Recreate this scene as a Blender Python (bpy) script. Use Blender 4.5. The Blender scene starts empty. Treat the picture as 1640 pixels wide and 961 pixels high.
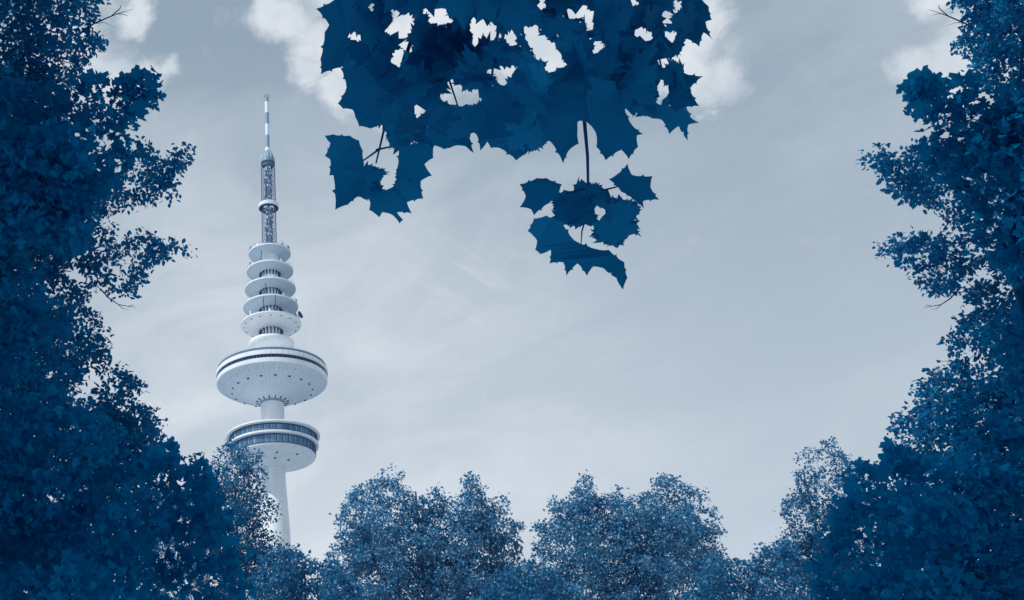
import bpy, math, random
import numpy as np
from mathutils import Vector, Matrix

S = bpy.context.scene
COL = S.collection
R = math.radians
rng = np.random.default_rng(11)

# ------------------------------------------------------------------ camera
F = 1850.0                      # focal length in photograph pixels (1640 wide)
PX0, PY0 = 436.0, 480.5         # where the optical axis meets the picture (lens shift)
PITCH, ROLL = 28.0, -1.15
CAMLOC = Vector((0, 0, 1.65))
cam = bpy.data.cameras.new('camera')
cam.sensor_width = 36.0
cam.lens = 36.0 * F / 1640.0
cam.shift_x = (820.0 - PX0) / 1640.0
cam.clip_start = 0.05
cam.clip_end = 20000
camo = bpy.data.objects.new('camera', cam)
COL.objects.link(camo)
CM = Matrix.Rotation(R(90 + PITCH), 3, 'X') @ Matrix.Rotation(R(ROLL), 3, 'Z')
camo.matrix_world = Matrix.Translation(CAMLOC) @ CM.to_4x4()
S.camera = camo
CMN = np.array(CM)


def at(x, y, d):
    """world points for picture positions x, y at depth d (arrays allowed)"""
    x, y, d = np.broadcast_arrays(np.asarray(x, float), np.asarray(y, float), np.asarray(d, float))
    c = np.stack([(x - PX0) / F * d, -(y - PY0) / F * d, -d], -1)
    return c @ CMN.T + np.array(CAMLOC)


def direction(x, y):
    v = at(x, y, 1.0) - np.array(CAMLOC)
    return v / np.linalg.norm(v)


# ------------------------------------------------------------------ sun and sky
SUN_AZ, SUN_EL = 122.0, 52.0     # degrees to the left of the view heading, degrees up
sv = Vector((-math.sin(R(SUN_AZ)) * math.cos(R(SUN_EL)), math.cos(R(SUN_AZ)) * math.cos(R(SUN_EL)), math.sin(R(SUN_EL))))
sun = bpy.data.lights.new('sun', 'SUN')
sun.energy = 3.5
sun.angle = R(0.53)
sun.color = (1.0, 0.985, 0.955)
suno = bpy.data.objects.new('sun', sun)
COL.objects.link(suno)
suno.rotation_euler = sv.to_track_quat('Z', 'Y').to_euler()

W = bpy.data.worlds.new('World')
S.world = W
W.use_nodes = True
nt = W.node_tree
nt.nodes.clear()


class NG:
    """small helper round a node tree"""
    def __init__(self, tree):
        self.t = tree

    def n(self, kind, **kw):
        nd = self.t.nodes.new(kind)
        for k, v in kw.items():
            setattr(nd, k, v)
        return nd

    def link(self, a, b):
        self.t.links.new(a, b)

    def put(self, sock, v):
        if hasattr(v, 'is_linked') or isinstance(v, bpy.types.NodeSocket):
            self.link(v, sock)
        else:
            sock.default_value = v

    def math(self, op, a, b=0.0, c=None, clamp=False):
        nd = self.n('ShaderNodeMath', operation=op, use_clamp=clamp)
        self.put(nd.inputs[0], a)
        self.put(nd.inputs[1], b)
        if c is not None:
            self.put(nd.inputs[2], c)
        return nd.outputs[0]

    def ramp(self, v, a, b, lo=0.0, hi=1.0, smooth=True):
        nd = self.n('ShaderNodeMapRange', interpolation_type='SMOOTHSTEP' if smooth else 'LINEAR')
        self.put(nd.inputs['Value'], v)
        nd.inputs['From Min'].default_value = a
        nd.inputs['From Max'].default_value = b
        nd.inputs['To Min'].default_value = lo
        nd.inputs['To Max'].default_value = hi
        return nd.outputs[0]

    def noise(self, vec, scale, detail=6.0, rough=0.55, dist=0.0, out='Fac'):
        nd = self.n('ShaderNodeTexNoise')
        if vec is not None:
            self.link(vec, nd.inputs['Vector'])
        nd.inputs['Scale'].default_value = scale
        nd.inputs['Detail'].default_value = detail
        nd.inputs['Roughness'].default_value = rough
        nd.inputs['Distortion'].default_value = dist
        return nd.outputs[out]

    def mix(self, f, a, b, mode='MIX'):
        nd = self.n('ShaderNodeMix', data_type='RGBA', blend_type=mode)
        self.put(nd.inputs['Factor'], f)
        self.put(nd.inputs['A'] if False else nd.inputs[6], a)
        self.put(nd.inputs[7], b)
        return nd.outputs[2]


g = NG(nt)
SKY_STRENGTH = 0.1
tc = g.n('ShaderNodeTexCoord').outputs['Generated']
sky = g.n('ShaderNodeTexSky', sky_type='NISHITA', sun_disc=False)
sky.sun_elevation = R(SUN_EL)
sky.sun_rotation = R(360 - SUN_AZ)
sky.air_density = 1.0
sky.dust_density = 1.5
bw = g.n('ShaderNodeRGBToBW')
g.link(sky.outputs[0], bw.inputs[0])
sep = g.n('ShaderNodeSeparateXYZ')
g.link(tc, sep.inputs[0])
z = sep.outputs[2]
# the pale veil of thin high cloud: lighter towards the horizon
veil = g.mix(g.ramp(z, 0.26, 0.66, smooth=False), (6.3, 7.3, 8.4, 1), (3.5, 4.6, 5.75, 1))
blue = g.mix(1.0, (0.62, 0.80, 0.98, 1), bw.outputs[0], 'MULTIPLY')
base = g.mix(0.75, blue, veil)


def stretched(rot, scl):
    mp = g.n('ShaderNodeMapping')
    g.link(tc, mp.inputs['Vector'])
    mp.inputs['Rotation'].default_value = rot
    m2 = g.n('ShaderNodeMapping')
    g.link(mp.outputs[0], m2.inputs['Vector'])
    m2.inputs['Scale'].default_value = scl
    return m2.outputs[0]


# broad, faint cirrus everywhere
ci = g.noise(stretched((0.0, R(16), 0.0), (1.0, 1.0, 2.4)), 4.0, 7.0, 0.55, 0.6)
base = g.mix(g.ramp(ci, 0.42, 0.72, 0.0, 0.26), base, (6.3, 7.05, 7.75, 1))
# a broad brighter stretch of sky low beside the tower
for (px_, py_, rad_, amt_) in ((330, 720, 0.36, 0.75), (760, 720, 0.30, 0.42), (880, 600, 0.10, 0.22)):
    bn = g.n('ShaderNodeVectorMath', operation='DISTANCE')
    g.link(tc, bn.inputs[0])
    bn.inputs[1].default_value = direction(px_, py_)
    base = g.mix(g.math('MULTIPLY', g.ramp(bn.outputs['Value'], 0.0, rad_, 1.0, 0.0), g.ramp(ci, 0.3, 0.7, 0.35 * amt_, 1.6 * amt_)), base, (7.2, 7.8, 8.5, 1))
# a patch of finer streaks
d0 = direction(770, 455)
dn = g.n('ShaderNodeVectorMath', operation='DISTANCE')
g.link(tc, dn.inputs[0])
dn.inputs[1].default_value = d0
patch = g.ramp(dn.outputs['Value'], 0.0, 0.11, 1.0, 0.0)
stn = g.noise(stretched((0.0, R(-30), 0.0), (5, 5, 34)), 2.6, 6.0, 0.6, 0.3)
base = g.mix(g.math('MULTIPLY', patch, g.ramp(stn, 0.47, 0.74, 0.0, 0.34)), base, (7.0, 7.5, 8.0, 1))
# cumulus: soft round banks broken up by noise
warp = g.noise(tc, 9.0, 6.0, 0.6, 0.0, 'Color')
wv = g.n('ShaderNodeVectorMath', operation='SUBTRACT')
g.link(warp, wv.inputs[0])
wv.inputs[1].default_value = (0.5, 0.5, 0.5)
ws = g.n('ShaderNodeVectorMath', operation='SCALE')
g.link(wv.outputs[0], ws.inputs[0])
ws.inputs['Scale'].default_value = 0.075
wa = g.n('ShaderNodeVectorMath', operation='ADD')
g.link(tc, wa.inputs[0])
g.link(ws.outputs[0], wa.inputs[1])
acc = None
for (x, y, r) in [(110, 40, 70), (150, 105, 75), (235, 120, 48), (215, 12, 42), (60, 110, 90), (265, 110, 30),
                  (470, 20, 62), (520, 70, 75), (495, 120, 50), (545, 165, 52), (600, 90, 110), (640, 180, 60), (440, -20, 40),
                  (720, 60, 120), (850, 70, 120), (980, 60, 120), (1085, 90, 90), (1135, 130, 62), (1120, 30, 62), (1145, 195, 26),
                  (1490, 15, 40), (1462, 118, 45), (1530, 105, 62), (1590, 60, 90), (1430, 125, 26), (1600, -40, 90),
                  (150, -90, 120), (560, -140, 200), (1000, -200, 160)]:
    dd = g.n('ShaderNodeVectorMath', operation='DISTANCE')
    g.link(wa.outputs[0], dd.inputs[0])
    dd.inputs[1].default_value = direction(x, y)
    v = g.ramp(dd.outputs['Value'], r / F * 0.25, r / F * 1.25, 1.0, 0.0)
    acc = v if acc is None else g.math('MAXIMUM', acc, v)
br = g.noise(tc, 20.0, 12.0, 0.66, 0.5)
cl = g.ramp(g.math('ADD', acc, g.math('MULTIPLY', g.math('SUBTRACT', br, 0.5), 1.9)), 0.12, 1.08)
shade = g.noise(tc, 14.0, 4.0, 0.5)
ccol = g.mix(g.ramp(shade, 0.35, 0.65), (6.3, 7.0, 7.7, 1), (8.1, 8.5, 8.9, 1))
base = g.mix(g.math('MULTIPLY', cl, 0.95), base, ccol)
bg = g.n('ShaderNodeBackground')
g.link(base, bg.inputs['Color'])
bg.inputs['Strength'].default_value = SKY_STRENGTH
wo = g.n('ShaderNodeOutputWorld')
g.link(bg.outputs[0], wo.inputs['Surface'])

S.view_settings.view_transform = 'Standard'
S.view_settings.look = 'None'
S.view_settings.exposure = 0.0
S.view_settings.gamma = 1.0
S.render.engine = 'CYCLES'
S.cycles.max_bounces = 10
S.cycles.diffuse_bounces = 6
S.cycles.transmission_bounces = 6
S.cycles.use_denoising = True
S.cycles.caustics_reflective = False
S.cycles.caustics_refractive = False


# ------------------------------------------------------------------ materials
def mat(name, col, rough=0.6, spec=0.3, metal=0.0, noise=None, bump=0.0):
    m = bpy.data.materials.new(name)
    m.use_nodes = True
    q = NG(m.node_tree)
    b = m.node_tree.nodes['Principled BSDF']
    b.inputs['Roughness'].default_value = rough
    b.inputs['Specular IOR Level'].default_value = spec
    b.inputs['Metallic'].default_value = metal
    if noise:
        sc, amt, col2, stretch = noise
        co = q.n('ShaderNodeTexCoord').outputs['Object']
        mp = q.n('ShaderNodeMapping')
        q.link(co, mp.inputs['Vector'])
        mp.inputs['Scale'].default_value = stretch
        nz = q.noise(mp.outputs[0], sc, 6.0, 0.6)
        q.link(q.mix(q.ramp(nz, 0.35, 0.75, 0.0, amt), tuple(col) + (1,), tuple(col2) + (1,)), b.inputs['Base Color'])
        if bump:
            bp = q.n('ShaderNodeBump')
            bp.inputs['Strength'].default_value = bump
            q.link(nz, bp.inputs['Height'])
            q.link(bp.outputs[0], b.inputs['Normal'])
    else:
        b.inputs['Base Color'].default_value = tuple(col) + (1,)
    return m


def leaf_mat(name, lo, hi, trans, spec, rough, tmix=0.35, few=1.0):
    """leaf: each leaf its own tone, some light through the blade"""
    m = bpy.data.materials.new(name)
    m.use_nodes = True
    q = NG(m.node_tree)
    b = m.node_tree.nodes['Principled BSDF']
    geo = q.n('ShaderNodeNewGeometry')
    co = q.n('ShaderNodeTexCoord').outputs['Object']
    nz = q.noise(co, 2.2, 3.0, 0.6)
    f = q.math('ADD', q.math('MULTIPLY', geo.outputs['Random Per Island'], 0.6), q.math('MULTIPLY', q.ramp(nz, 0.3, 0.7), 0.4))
    f = q.math('POWER', f, few)          # few > 1: only some leaves get hi, painted sparkle on the far trees
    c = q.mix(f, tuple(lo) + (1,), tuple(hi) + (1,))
    q.link(c, b.inputs['Base Color'])
    b.inputs['Roughness'].default_value = rough
    b.inputs['Specular IOR Level'].default_value = spec
    tr = q.n('ShaderNodeBsdfTranslucent')
    tr.inputs['Color'].default_value = tuple(trans) + (1,)
    mx = q.n('ShaderNodeMixShader')
    mx.inputs[0].default_value = tmix
    q.link(b.outputs[0], mx.inputs[1])
    q.link(tr.outputs[0], mx.inputs[2])
    q.link(mx.outputs[0], m.node_tree.nodes['Material Output'].inputs['Surface'])
    return m


M = {}
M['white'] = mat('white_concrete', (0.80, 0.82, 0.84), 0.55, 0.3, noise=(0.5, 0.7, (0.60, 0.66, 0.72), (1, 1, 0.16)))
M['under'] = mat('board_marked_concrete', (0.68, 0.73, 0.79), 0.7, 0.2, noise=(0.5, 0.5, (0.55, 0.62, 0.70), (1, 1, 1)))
M['disc_under'] = mat('darker_concrete', (0.51, 0.60, 0.67), 0.75, 0.2, noise=(0.4, 0.5, (0.42, 0.52, 0.63), (1, 1, 1)))  # darker tone than the other concretes, for the flat discs' undersides
M['panel'] = mat('white_panel', (0.82, 0.84, 0.86), 0.35, 0.4, noise=(0.6, 0.6, (0.66, 0.71, 0.77), (1, 1, 0.3)))
M['glass'] = mat('window_glass', (0.17, 0.31, 0.46), 0.15, 0.6)
gq = NG(M['glass'].node_tree)                # each pane gets its own tone at random
gi = gq.n('ShaderNodeObjectInfo').outputs['Random']
gq.link(gq.mix(gi, (0.09, 0.21, 0.35, 1), (0.30, 0.44, 0.58, 1)), M['glass'].node_tree.nodes['Principled BSDF'].inputs['Base Color'])
M['ribbon'] = mat('dark_ribbon', (0.003, 0.035, 0.12), 0.25, 0.4)
M['dark'] = mat('dark_fitting', (0.01, 0.06, 0.16), 0.6, 0.2)
M['steel'] = mat('grey_steel', (0.20, 0.31, 0.43), 0.5, 0.3)
M['lattice'] = mat('lattice_steel', (0.12, 0.22, 0.36), 0.55, 0.3)
M['frame'] = mat('frame_metal', (0.02, 0.10, 0.22), 0.5, 0.3)
M['band'] = mat('grey_band_paint', (0.22, 0.34, 0.46), 0.5, 0.3)
M['bark'] = mat('bark', (0.004, 0.09, 0.25), 0.9, 0.1, noise=(9.0, 0.8, (0.02, 0.15, 0.33), (1, 1, 0.2)), bump=0.4)
M['ground'] = mat('lawn', (0.27, 0.33, 0.39), 0.95, 0.1, noise=(0.05, 0.8, (0.33, 0.39, 0.45), (1, 1, 1)))
M['leaf_near'] = leaf_mat('leaf_near', (0.001, 0.24, 0.49), (0.003, 0.265, 0.52), (0.001, 0.29, 0.57), 0.03, 0.65, 0.5)
M['leaf_bough'] = leaf_mat('leaf_bough', (0.006, 0.215, 0.47), (0.010, 0.235, 0.49), (0.006, 0.25, 0.51), 0.03, 0.65, 0.5)
M['leaf_side'] = leaf_mat('leaf_side', (0.008, 0.235, 0.47), (0.03, 0.27, 0.50), (0.008, 0.28, 0.54), 0.10, 0.55, 0.45, 1.6)
M['leaf_mid'] = leaf_mat('leaf_mid', (0.008, 0.15, 0.31), (0.11, 0.28, 0.43), (0.008, 0.185, 0.38), 0.35, 0.45, 0.4, 2.0)
M['leaf_far'] = leaf_mat('leaf_far', (0.010, 0.175, 0.35), (0.33, 0.51, 0.65), (0.012, 0.22, 0.43), 0.5, 0.38, 0.36, 2.0)  # pale hi paints sunlit sparkle onto scattered leaves


# ------------------------------------------------------------------ mesh helpers
def link(name, me, parent=None, m=None):
    o = bpy.data.objects.new(name, me)
    COL.objects.link(o)
    if parent is not None:
        o.parent = parent
    if m is not None and me is not None and not me.materials:
        me.materials.append(m)
    return o


class MB:
    """collects vertices and faces for one mesh"""
    def __init__(self):
        self.v, self.f = [], []

    def quadstrip(self, rings, closed=True):
        o = len(self.v)
        n = len(rings[0])
        for r in rings:
            self.v.extend(tuple(map(float, p)) for p in r)
        for i in range(len(rings) - 1):
            for j in range(n if closed else n - 1):
                k = (j + 1) % n
                self.f.append((o + i * n + j, o + i * n + k, o + (i + 1) * n + k, o + (i + 1) * n + j))

    def cap(self, ring, flip=False):
        o = len(self.v)
        self.v.extend(tuple(map(float, p)) for p in ring)
        idx = list(range(o, o + len(ring)))
        self.f.append(tuple(idx[::-1] if flip else idx))

    def lathe(self, prof, n=96):
        rings = []
        for r, zz in prof:
            rings.append([(r * math.cos(2 * math.pi * k / n), r * math.sin(2 * math.pi * k / n), zz) for k in range(n)])
        self.quadstrip(rings)
        return self

    def tube(self, pts, rads, n=6):
        pts = [Vector(p) for p in pts]
        rings = []
        ref = None
        for i, p in enumerate(pts):
            t = (pts[min(i + 1, len(pts) - 1)] - pts[max(i - 1, 0)])
            if t.length < 1e-9:
                t = Vector((0, 0, 1))
            t.normalize()
            if ref is None:
                ref = Vector((1, 0, 0)) if abs(t.x) < 0.8 else Vector((0, 1, 0))
            a = (ref - t * ref.dot(t)).normalized()
            b = t.cross(a)
            ref = a
            r = rads[i] if hasattr(rads, '__len__') else rads
            rings.append([p + a * (r * math.cos(2 * math.pi * k / n)) + b * (r * math.sin(2 * math.pi * k / n)) for k in range(n)])
        self.quadstrip(rings)
        self.cap(rings[0], True)
        self.cap(rings[-1])
        return self

    def box(self, c, half, rotz=0.0):
        o = len(self.v)
        ca, sa = math.cos(rotz), math.sin(rotz)
        for sx in (-1, 1):
            for sy in (-1, 1):
                for sz in (-1, 1):
                    x, y, zz = sx * half[0], sy * half[1], sz * half[2]
                    self.v.append((c[0] + x * ca - y * sa, c[1] + x * sa + y * ca, c[2] + zz))
        for q in ((0, 1, 3, 2), (4, 6, 7, 5), (0, 4, 5, 1), (2, 3, 7, 6), (0, 2, 6, 4), (1, 5, 7, 3)):
            self.f.append(tuple(o + k for k in q))
        return self

    def mesh(self, name, smooth=False, sharp=None):
        me = bpy.data.meshes.new(name)
        me.from_pydata(self.v, [], self.f)
        me.update()
        if smooth:
            me.polygons.foreach_set('use_smooth', [True] * len(me.polygons))
            if sharp:
                me.set_sharp_from_angle(angle=R(sharp))
        return me

    def build(self, name, m, parent=None, smooth=False, sharp=None):
        return link(name, self.mesh(name, smooth, sharp), parent, m)


def thing(name, loc, label, cat, group=None):
    o = bpy.data.objects.new(name, None)
    COL.objects.link(o)
    o.location = loc
    o.empty_display_size = 0.5
    o['label'] = label
    o['category'] = cat
    if group:
        o['group'] = group
    return o


def structure(o):
    o['kind'] = 'structure'
    return o


# ------------------------------------------------------------------ ground: one sheet out to the horizon
gb = MB()
gr = [0, 6, 14, 30, 60, 120, 260, 600, 1500, 4000, 9000]
rings = []
for r in gr[1:]:
    rings.append([(r * math.cos(2 * math.pi * k / 48), r * math.sin(2 * math.pi * k / 48), 0.0) for k in range(48)])
gb.quadstrip(rings)
gb.cap(rings[0])
structure(gb.build('ground', M['ground']))

# ------------------------------------------------------------------ the broadcast tower
TD = 340.0                                   # metres out along the heading
ax = at(435.6, 606.0, 1.0) - np.array(CAMLOC)
TX = float(ax[0] / ax[1] * TD)


def zy(y):
    """height of the tower axis seen at picture row y"""
    lo, hi = 0.0, 400.0
    for _ in range(50):
        mid = (lo + hi) / 2
        c = (np.array((TX, TD, mid)) - np.array(CAMLOC)) @ CMN
        if PY0 - c[1] / -c[2] * F > y:
            lo = mid
        else:
            hi = mid
    return (lo + hi) / 2


def ra(a, zz):
    """radius in metres of something a picture pixels wide at height zz"""
    c = (np.array((TX, TD, zz)) - np.array(CAMLOC)) @ CMN
    return a * -c[2] / F


tower = thing('broadcast_tower', (TX, TD, 0), 'tall white broadcast tower with stacked round discs, two big round decks and a striped mast', 'tower')


def ringpts(r, zz, n, off=0.0):
    return [(r * math.cos(2 * math.pi * (k + off) / n), r * math.sin(2 * math.pi * (k + off) / n), zz) for k in range(n)]


zL = zy(702)                                 # roof rim of the lower, glazed deck
zLb = zy(751)                                # where its bowl meets the shaft
zU = zy(616.8)                               # lower rim of the upper deck
zUb = zy(645.5)
rs = ra(18.6, zLb)
# shaft
MB().lathe([(8.2, -1.0), (6.9, 20), (5.7, 50), (4.95, zLb - 45), (4.6, zLb - 20), (rs * 1.02, zLb - 4), (rs, zLb + 0.8)], 64).build('shaft', M['white'], tower, True)
MB().lathe([(ra(18.9, zL), zL + 0.3), (ra(18.9, zL + 8), zUb - 0.3), (ra(18.9, zL + 8), zUb + 1.2)], 64).build('shaft', M['white'], tower, True)

# lower deck: bowl, two rows of windows set back under white ledges, roof
rR, r1, rl, r2, rb = ra(75.4, zL), ra(71.6, zL), ra(72.6, zL), ra(68.6, zL), ra(66.6, zL)
H = [0.0, 0.75, 3.05, 3.95, 6.9, 7.5]        # drops below the roof's upper edge
zt = zL + 0.55
deckm = MB().lathe([(ra(18, zL), zt + 0.25), (rR - 1.2, zt + 0.12), (rR - 0.2, zt), (rR, zt - 0.2), (rR, zt - 0.55), (rR - 0.25, zt - 0.75), (r1 - 0.12, zt - 0.80)], 128)
deckm.lathe([(r1 - 0.3, zt - 3.0), (rl - 0.25, zt - 3.05), (rl, zt - 3.2), (rl, zt - 3.75), (rl - 0.2, zt - 3.95), (r2 - 0.12, zt - 4.0)], 128)
bowl = [(r2 - 0.3, zt - 6.85), (rb - 0.2, zt - 6.9), (rb, zt - 7.05), (rb, zt - 7.35), (rb - 0.25, zt - 7.55)]
zb0 = zt - 7.55
for k in range(1, 9):
    u = k / 8
    bowl.append((rb - 0.25 + (rs + 0.25 - rb + 0.25) * (u ** 0.92), zb0 + (zLb - zb0) * (0.25 * u + 0.75 * u ** 1.7)))
deckm.lathe(bowl, 128)
dk = deckm.build('observation_deck', M['white'], tower, True, 35)
MB().lathe([(rs + 0.5, zLb + 0.75), (rs + 0.55, zLb + 0.1), (rs + 0.1, zLb - 0.15)], 64).build('collar', M['panel'], dk, True)
NW = 44
for (rr, za, zb) in ((r1, zt - 3.0, zt - 0.80), (r2, zt - 6.85, zt - 4.0)):
    a = math.pi / NW
    wm, fm = MB(), MB()
    hw = rr * math.tan(a)
    wm.box((rr * math.cos(a) - 0.30, 0, (za + zb) / 2), (0.05, hw - 0.06, (zb - za) / 2))
    for yy in (-hw + 0.1, -0.02, hw * 0.5):
        fm.box((rr * math.cos(a) - 0.20, yy, (za + zb) / 2), (0.07, 0.16 if yy < -0.5 else 0.06, (zb - za) / 2 - 0.004))
    fm.box((rr * math.cos(a) - 0.22, 0, za + 0.14), (0.04, hw - 0.02, 0.11))
    fm.box((rr * math.cos(a) - 0.22, 0, zb - 0.2), (0.04, hw - 0.02, 0.17))
    wme, fme = wm.mesh('window'), fm.mesh('window_frame')
    wme.materials.append(M['glass'])
    fme.materials.append(M['frame'])
    for k in range(NW):
        w = link('window', wme, tower)
        w.rotation_euler[2] = 2 * a * k
        link('frame', fme, w)
for (ang, rr_, dz) in ((-83, 0.58, 0.12), (-86, 0.30, 0.55), (-40, 0.66, 0.30), (-44, 0.30, 0.62)):
    u = 1 - rr_
    rad = rb - 0.25 + (rs + 0.5 - rb) * (u ** 0.92)
    zz = zb0 + (zLb - zb0) * (0.25 * u + 0.75 * u ** 1.7)
    MB().box((rad * math.cos(R(ang)), rad * math.sin(R(ang)), zz), (0.30, 0.22, 0.22), R(ang)).build('hatch', M['dark'], dk)

# upper deck: cone, white bands with a dark ribbon of glass, glass railing
rU, rU1 = ra(87.4, zU), ra(89.6, zU)
zc = zU
c = MB()
cone = []
rc = ra(20.4, zUb)
for k in range(0, 11):
    u = k / 10
    cone.append((rc + (rU - rc) * u, zUb + (zU - zUb) * (u ** 1.06)))
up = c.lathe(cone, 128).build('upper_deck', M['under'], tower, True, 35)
MB().lathe([(rU, zc + 0), (rU + 0.28, zc + 0.225), (rU1 - 0.1, zc + 1.57), (rU1 - 0.35, zc + 1.71)], 128).build('lower_band', M['panel'], up, True, 35)
ml = MB().lathe([(rU1 - 0.35, zc + 1.57), (rU1 - 0.35, zc + 2.83)], 96)
for k in range(96):
    an = 2 * math.pi * k / 96
    ml.box(((rU1 - 0.33) * math.cos(an), (rU1 - 0.33) * math.sin(an), zc + 2.12), (0.06, 0.035, 0.42), an)
wr = ml.build('window_ribbon', M['ribbon'], up)
wr.data.materials.append(M['steel'])
for k, pf in enumerate(wr.data.polygons):
    pf.material_index = 1 if k >= 96 else 0
MB().lathe([(rU1 - 0.40, zc + 2.75), (rU1 + 0.05, zc + 2.76), (rU1 + 0.05, zc + 4.05), (rU1 - 0.1, zc + 4.23), (rU1 - 0.6, zc + 4.23), (5.0, zc + 4.14)], 128).build('upper_band', M['panel'], up, True, 35)
sm = MB()
for k in range(64):
    an = 2 * math.pi * k / 64
    if -1.75 < (an if an < math.pi else an - 2 * math.pi) < 1.2:
        sm.box(((rU1 + 0.05) * math.cos(an), (rU1 + 0.05) * math.sin(an), zc + 3.29), (0.012, 0.03, 0.80), an)
sm.build('panel_joint', M['steel'], up)
rl_ = MB()
for hh in (0.3, 0.6, 0.9):
    rl_.lathe([(rU1 - 0.36, zc + 4.21 + hh - 0.05), (rU1 - 0.28, zc + 4.21 + hh - 0.05), (rU1 - 0.28, zc + 4.21 + hh + 0.05), (rU1 - 0.36, zc + 4.21 + hh + 0.05), (rU1 - 0.36, zc + 4.21 + hh - 0.05)], 128)
for k in range(120):
    an = 2 * math.pi * k / 120
    rl_.box(((rU1 - 0.32) * math.cos(an), (rU1 - 0.32) * math.sin(an), zc + 4.77), (0.04, 0.05, 0.64), an)
rl_.build('railing', M['steel'], up)
MB().lathe([(rU1 - 0.42, zc + 4.25), (rU1 - 0.42, zc + 5.22), (rU1 - 0.47, zc + 5.22), (rU1 - 0.47, zc + 4.25)], 128).build('railing_screen', M['band'], up, True)


def cone_pt(u, ang, drop=0.0):
    r = rc + (rU - rc) * u
    return (r * math.cos(ang), r * math.sin(ang), zUb + (zU - zUb) * (u ** 1.06) - drop)


for k in range(18):                           # dark vents in a ring under the cone
    an = R(-85 + 20 * k)
    MB().box(cone_pt(0.66, an, 0.02), (0.18, 0.36, 0.22), an).build('vent', M['dark'], up)
stm = MB()
for k in range(60):                           # small seams fanning out across the cone
    an = 2 * math.pi * (k + 0.5) / 60
    stm.tube([cone_pt(0.12, an, 0.01), cone_pt(0.45, an, 0.02), cone_pt(0.97, an, 0.02)], 0.02, 4)
for k in range(40):
    an = 2 * math.pi * k / 40
    stm.box(cone_pt(0.86, an, 0.0), (0.1, 0.12, 0.1), an)
stm.build('seam', M['band'], up)
for k in range(16):
    an = 2 * math.pi * (k + 0.5) / 16
    a0, a1 = cone_pt(0.03, an, 0.15), cone_pt(0.095, an, 0.10)
    MB().tube([a0, a1], 0.17, 5).build('bracket', M['dark'], up)
MB().lathe([(ra(18.9, zUb) + 0.02, zUb - 0.55), (rc + 0.05, zUb - 0.4), (rc + 0.05, zUb + 0.12)], 64).build('collar', M['steel'], up, True)

# the stack of discs
discs = [(408.3, 34.0, 'flat'), (436.4, 37.6, 'flat'), (465.0, 41.1, 'flat'), (493.6, 44.4, 'flat'), (522.2, 48.8, 'shallow'), (551.8, 36.8, 'bowl')]
zds = [zy(d[0]) for d in discs]
z5 = zds[5]
core_r = lambda zz: ra(13.6 + (zds[0] - zz) / (zds[0] - z5) * 3.2, zz)
MB().lathe([(core_r(z5) + 0.1, zc + 4.05), (core_r(z5), z5), (core_r(zds[2]), zds[2]), (core_r(zds[0]), zds[0] + 0.5)], 48).build('core', M['white'], tower, True)
discs_o = []
for i, ((yy, a, kind), zz) in enumerate(zip(discs, zds)):
    r = ra(a, zz)
    cr = core_r(zz)
    rim = 0.62 if i < 5 else 0.5
    if kind == 'flat':
        prof = [(cr - 0.02, zz + 1.3), (r * 0.6, zz + rim + 0.25), (r - 0.15, zz + rim), (r, zz + rim - 0.1), (r, zz + 0.05), (r - 0.10, zz - 0.05), (r - 0.3, zz - 0.02), (r * 0.6, zz - 0.35), (cr + 0.5, zz - 0.75), (cr - 0.02, zz - 0.80)]
    elif kind == 'shallow':
        prof = [(cr - 0.02, zz + 1.3), (r - 0.15, zz + rim), (r, zz + rim - 0.1), (r, zz + 0.05), (r - 0.10, zz - 0.05), (r * 0.85, zz - 0.55), (r * 0.65, zz - 1.25), (r * 0.5, zz - 1.7), (cr + 0.3, zz - 2.1), (cr - 0.02, zz - 2.1)]
    else:
        prof = [(cr - 0.02, zz + 1.2), (r - 0.5, zz + 0.55), (r - 0.1, zz + 0.4), (r, zz + 0.1), (r - 0.03, zz - 0.5), (r - 0.45, zz - 1.3), (r - 1.2, zz - 2.1), (r - 2.2, zz - 2.7), (cr + 0.4, zz - 3.15), (cr - 0.02, zz - 3.2)]
    if kind == 'flat':
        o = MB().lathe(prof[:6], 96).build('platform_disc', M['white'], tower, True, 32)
        MB().lathe(prof[5:], 96).build('soffit', M['disc_under'], o, True, 32)
    else:
        o = MB().lathe(prof, 96).build('platform_disc', M['panel'], tower, True, 32)
    discs_o.append(o)
    if i == 4:
        for k in range(16):
            an = R(-90 + 22.5 * k)
            rr = r * 0.88
            MB().box((rr * math.cos(an), rr * math.sin(an), zz - 0.47), (0.13, 0.24, 0.12), an).build('vent', M['dark'], o)
# louvred ribs round the core under each disc
levels = [(zds[1] - 0.9, 1.2), (zds[2] - 0.9, 2.4), (zds[3] - 0.9, 3.0), (zds[4] - 2.2, 3.9), (z5 - 3.3, 2.2)]
for li, (zt_, hh) in enumerate(levels):
    cr = core_r(zt_)
    lm = MB()
    nsl = max(2, int(hh / 0.72))
    lm.box((cr + 0.30, 0, zt_ - 0.12), (0.34, 0.17, 0.26))
    lm.box((cr, 0, zt_ - hh / 2 - 0.05), (0.06, 0.08, hh / 2))
    for s_ in range(nsl):
        lm.box((cr + 0.12, 0, zt_ - 0.75 - s_ * (hh - 0.6) / nsl), (0.14, 0.20, 0.17))
    me = lm.mesh('louvre')
    me.materials.append(M['dark'])
    for k in range(18):
        o = link('louvre', me, tower)
        o.rotation_euler[2] = R(10 + 20 * k)
# whip aerials standing on the discs
for (i, ang, h) in ((1, -112, 4.2), (3, -100, 4.4), (4, -104, 5.6), (4, -80, 6.2)):
    r = ra(discs[i][1], zds[i]) * 0.93
    p = (r * math.cos(R(ang)), r * math.sin(R(ang)), zds[i] + 0.5)
    MB().tube([p, (p[0], p[1], p[2] + h)], 0.11, 6).build('whip_aerial', M['dark'], tower)
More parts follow.
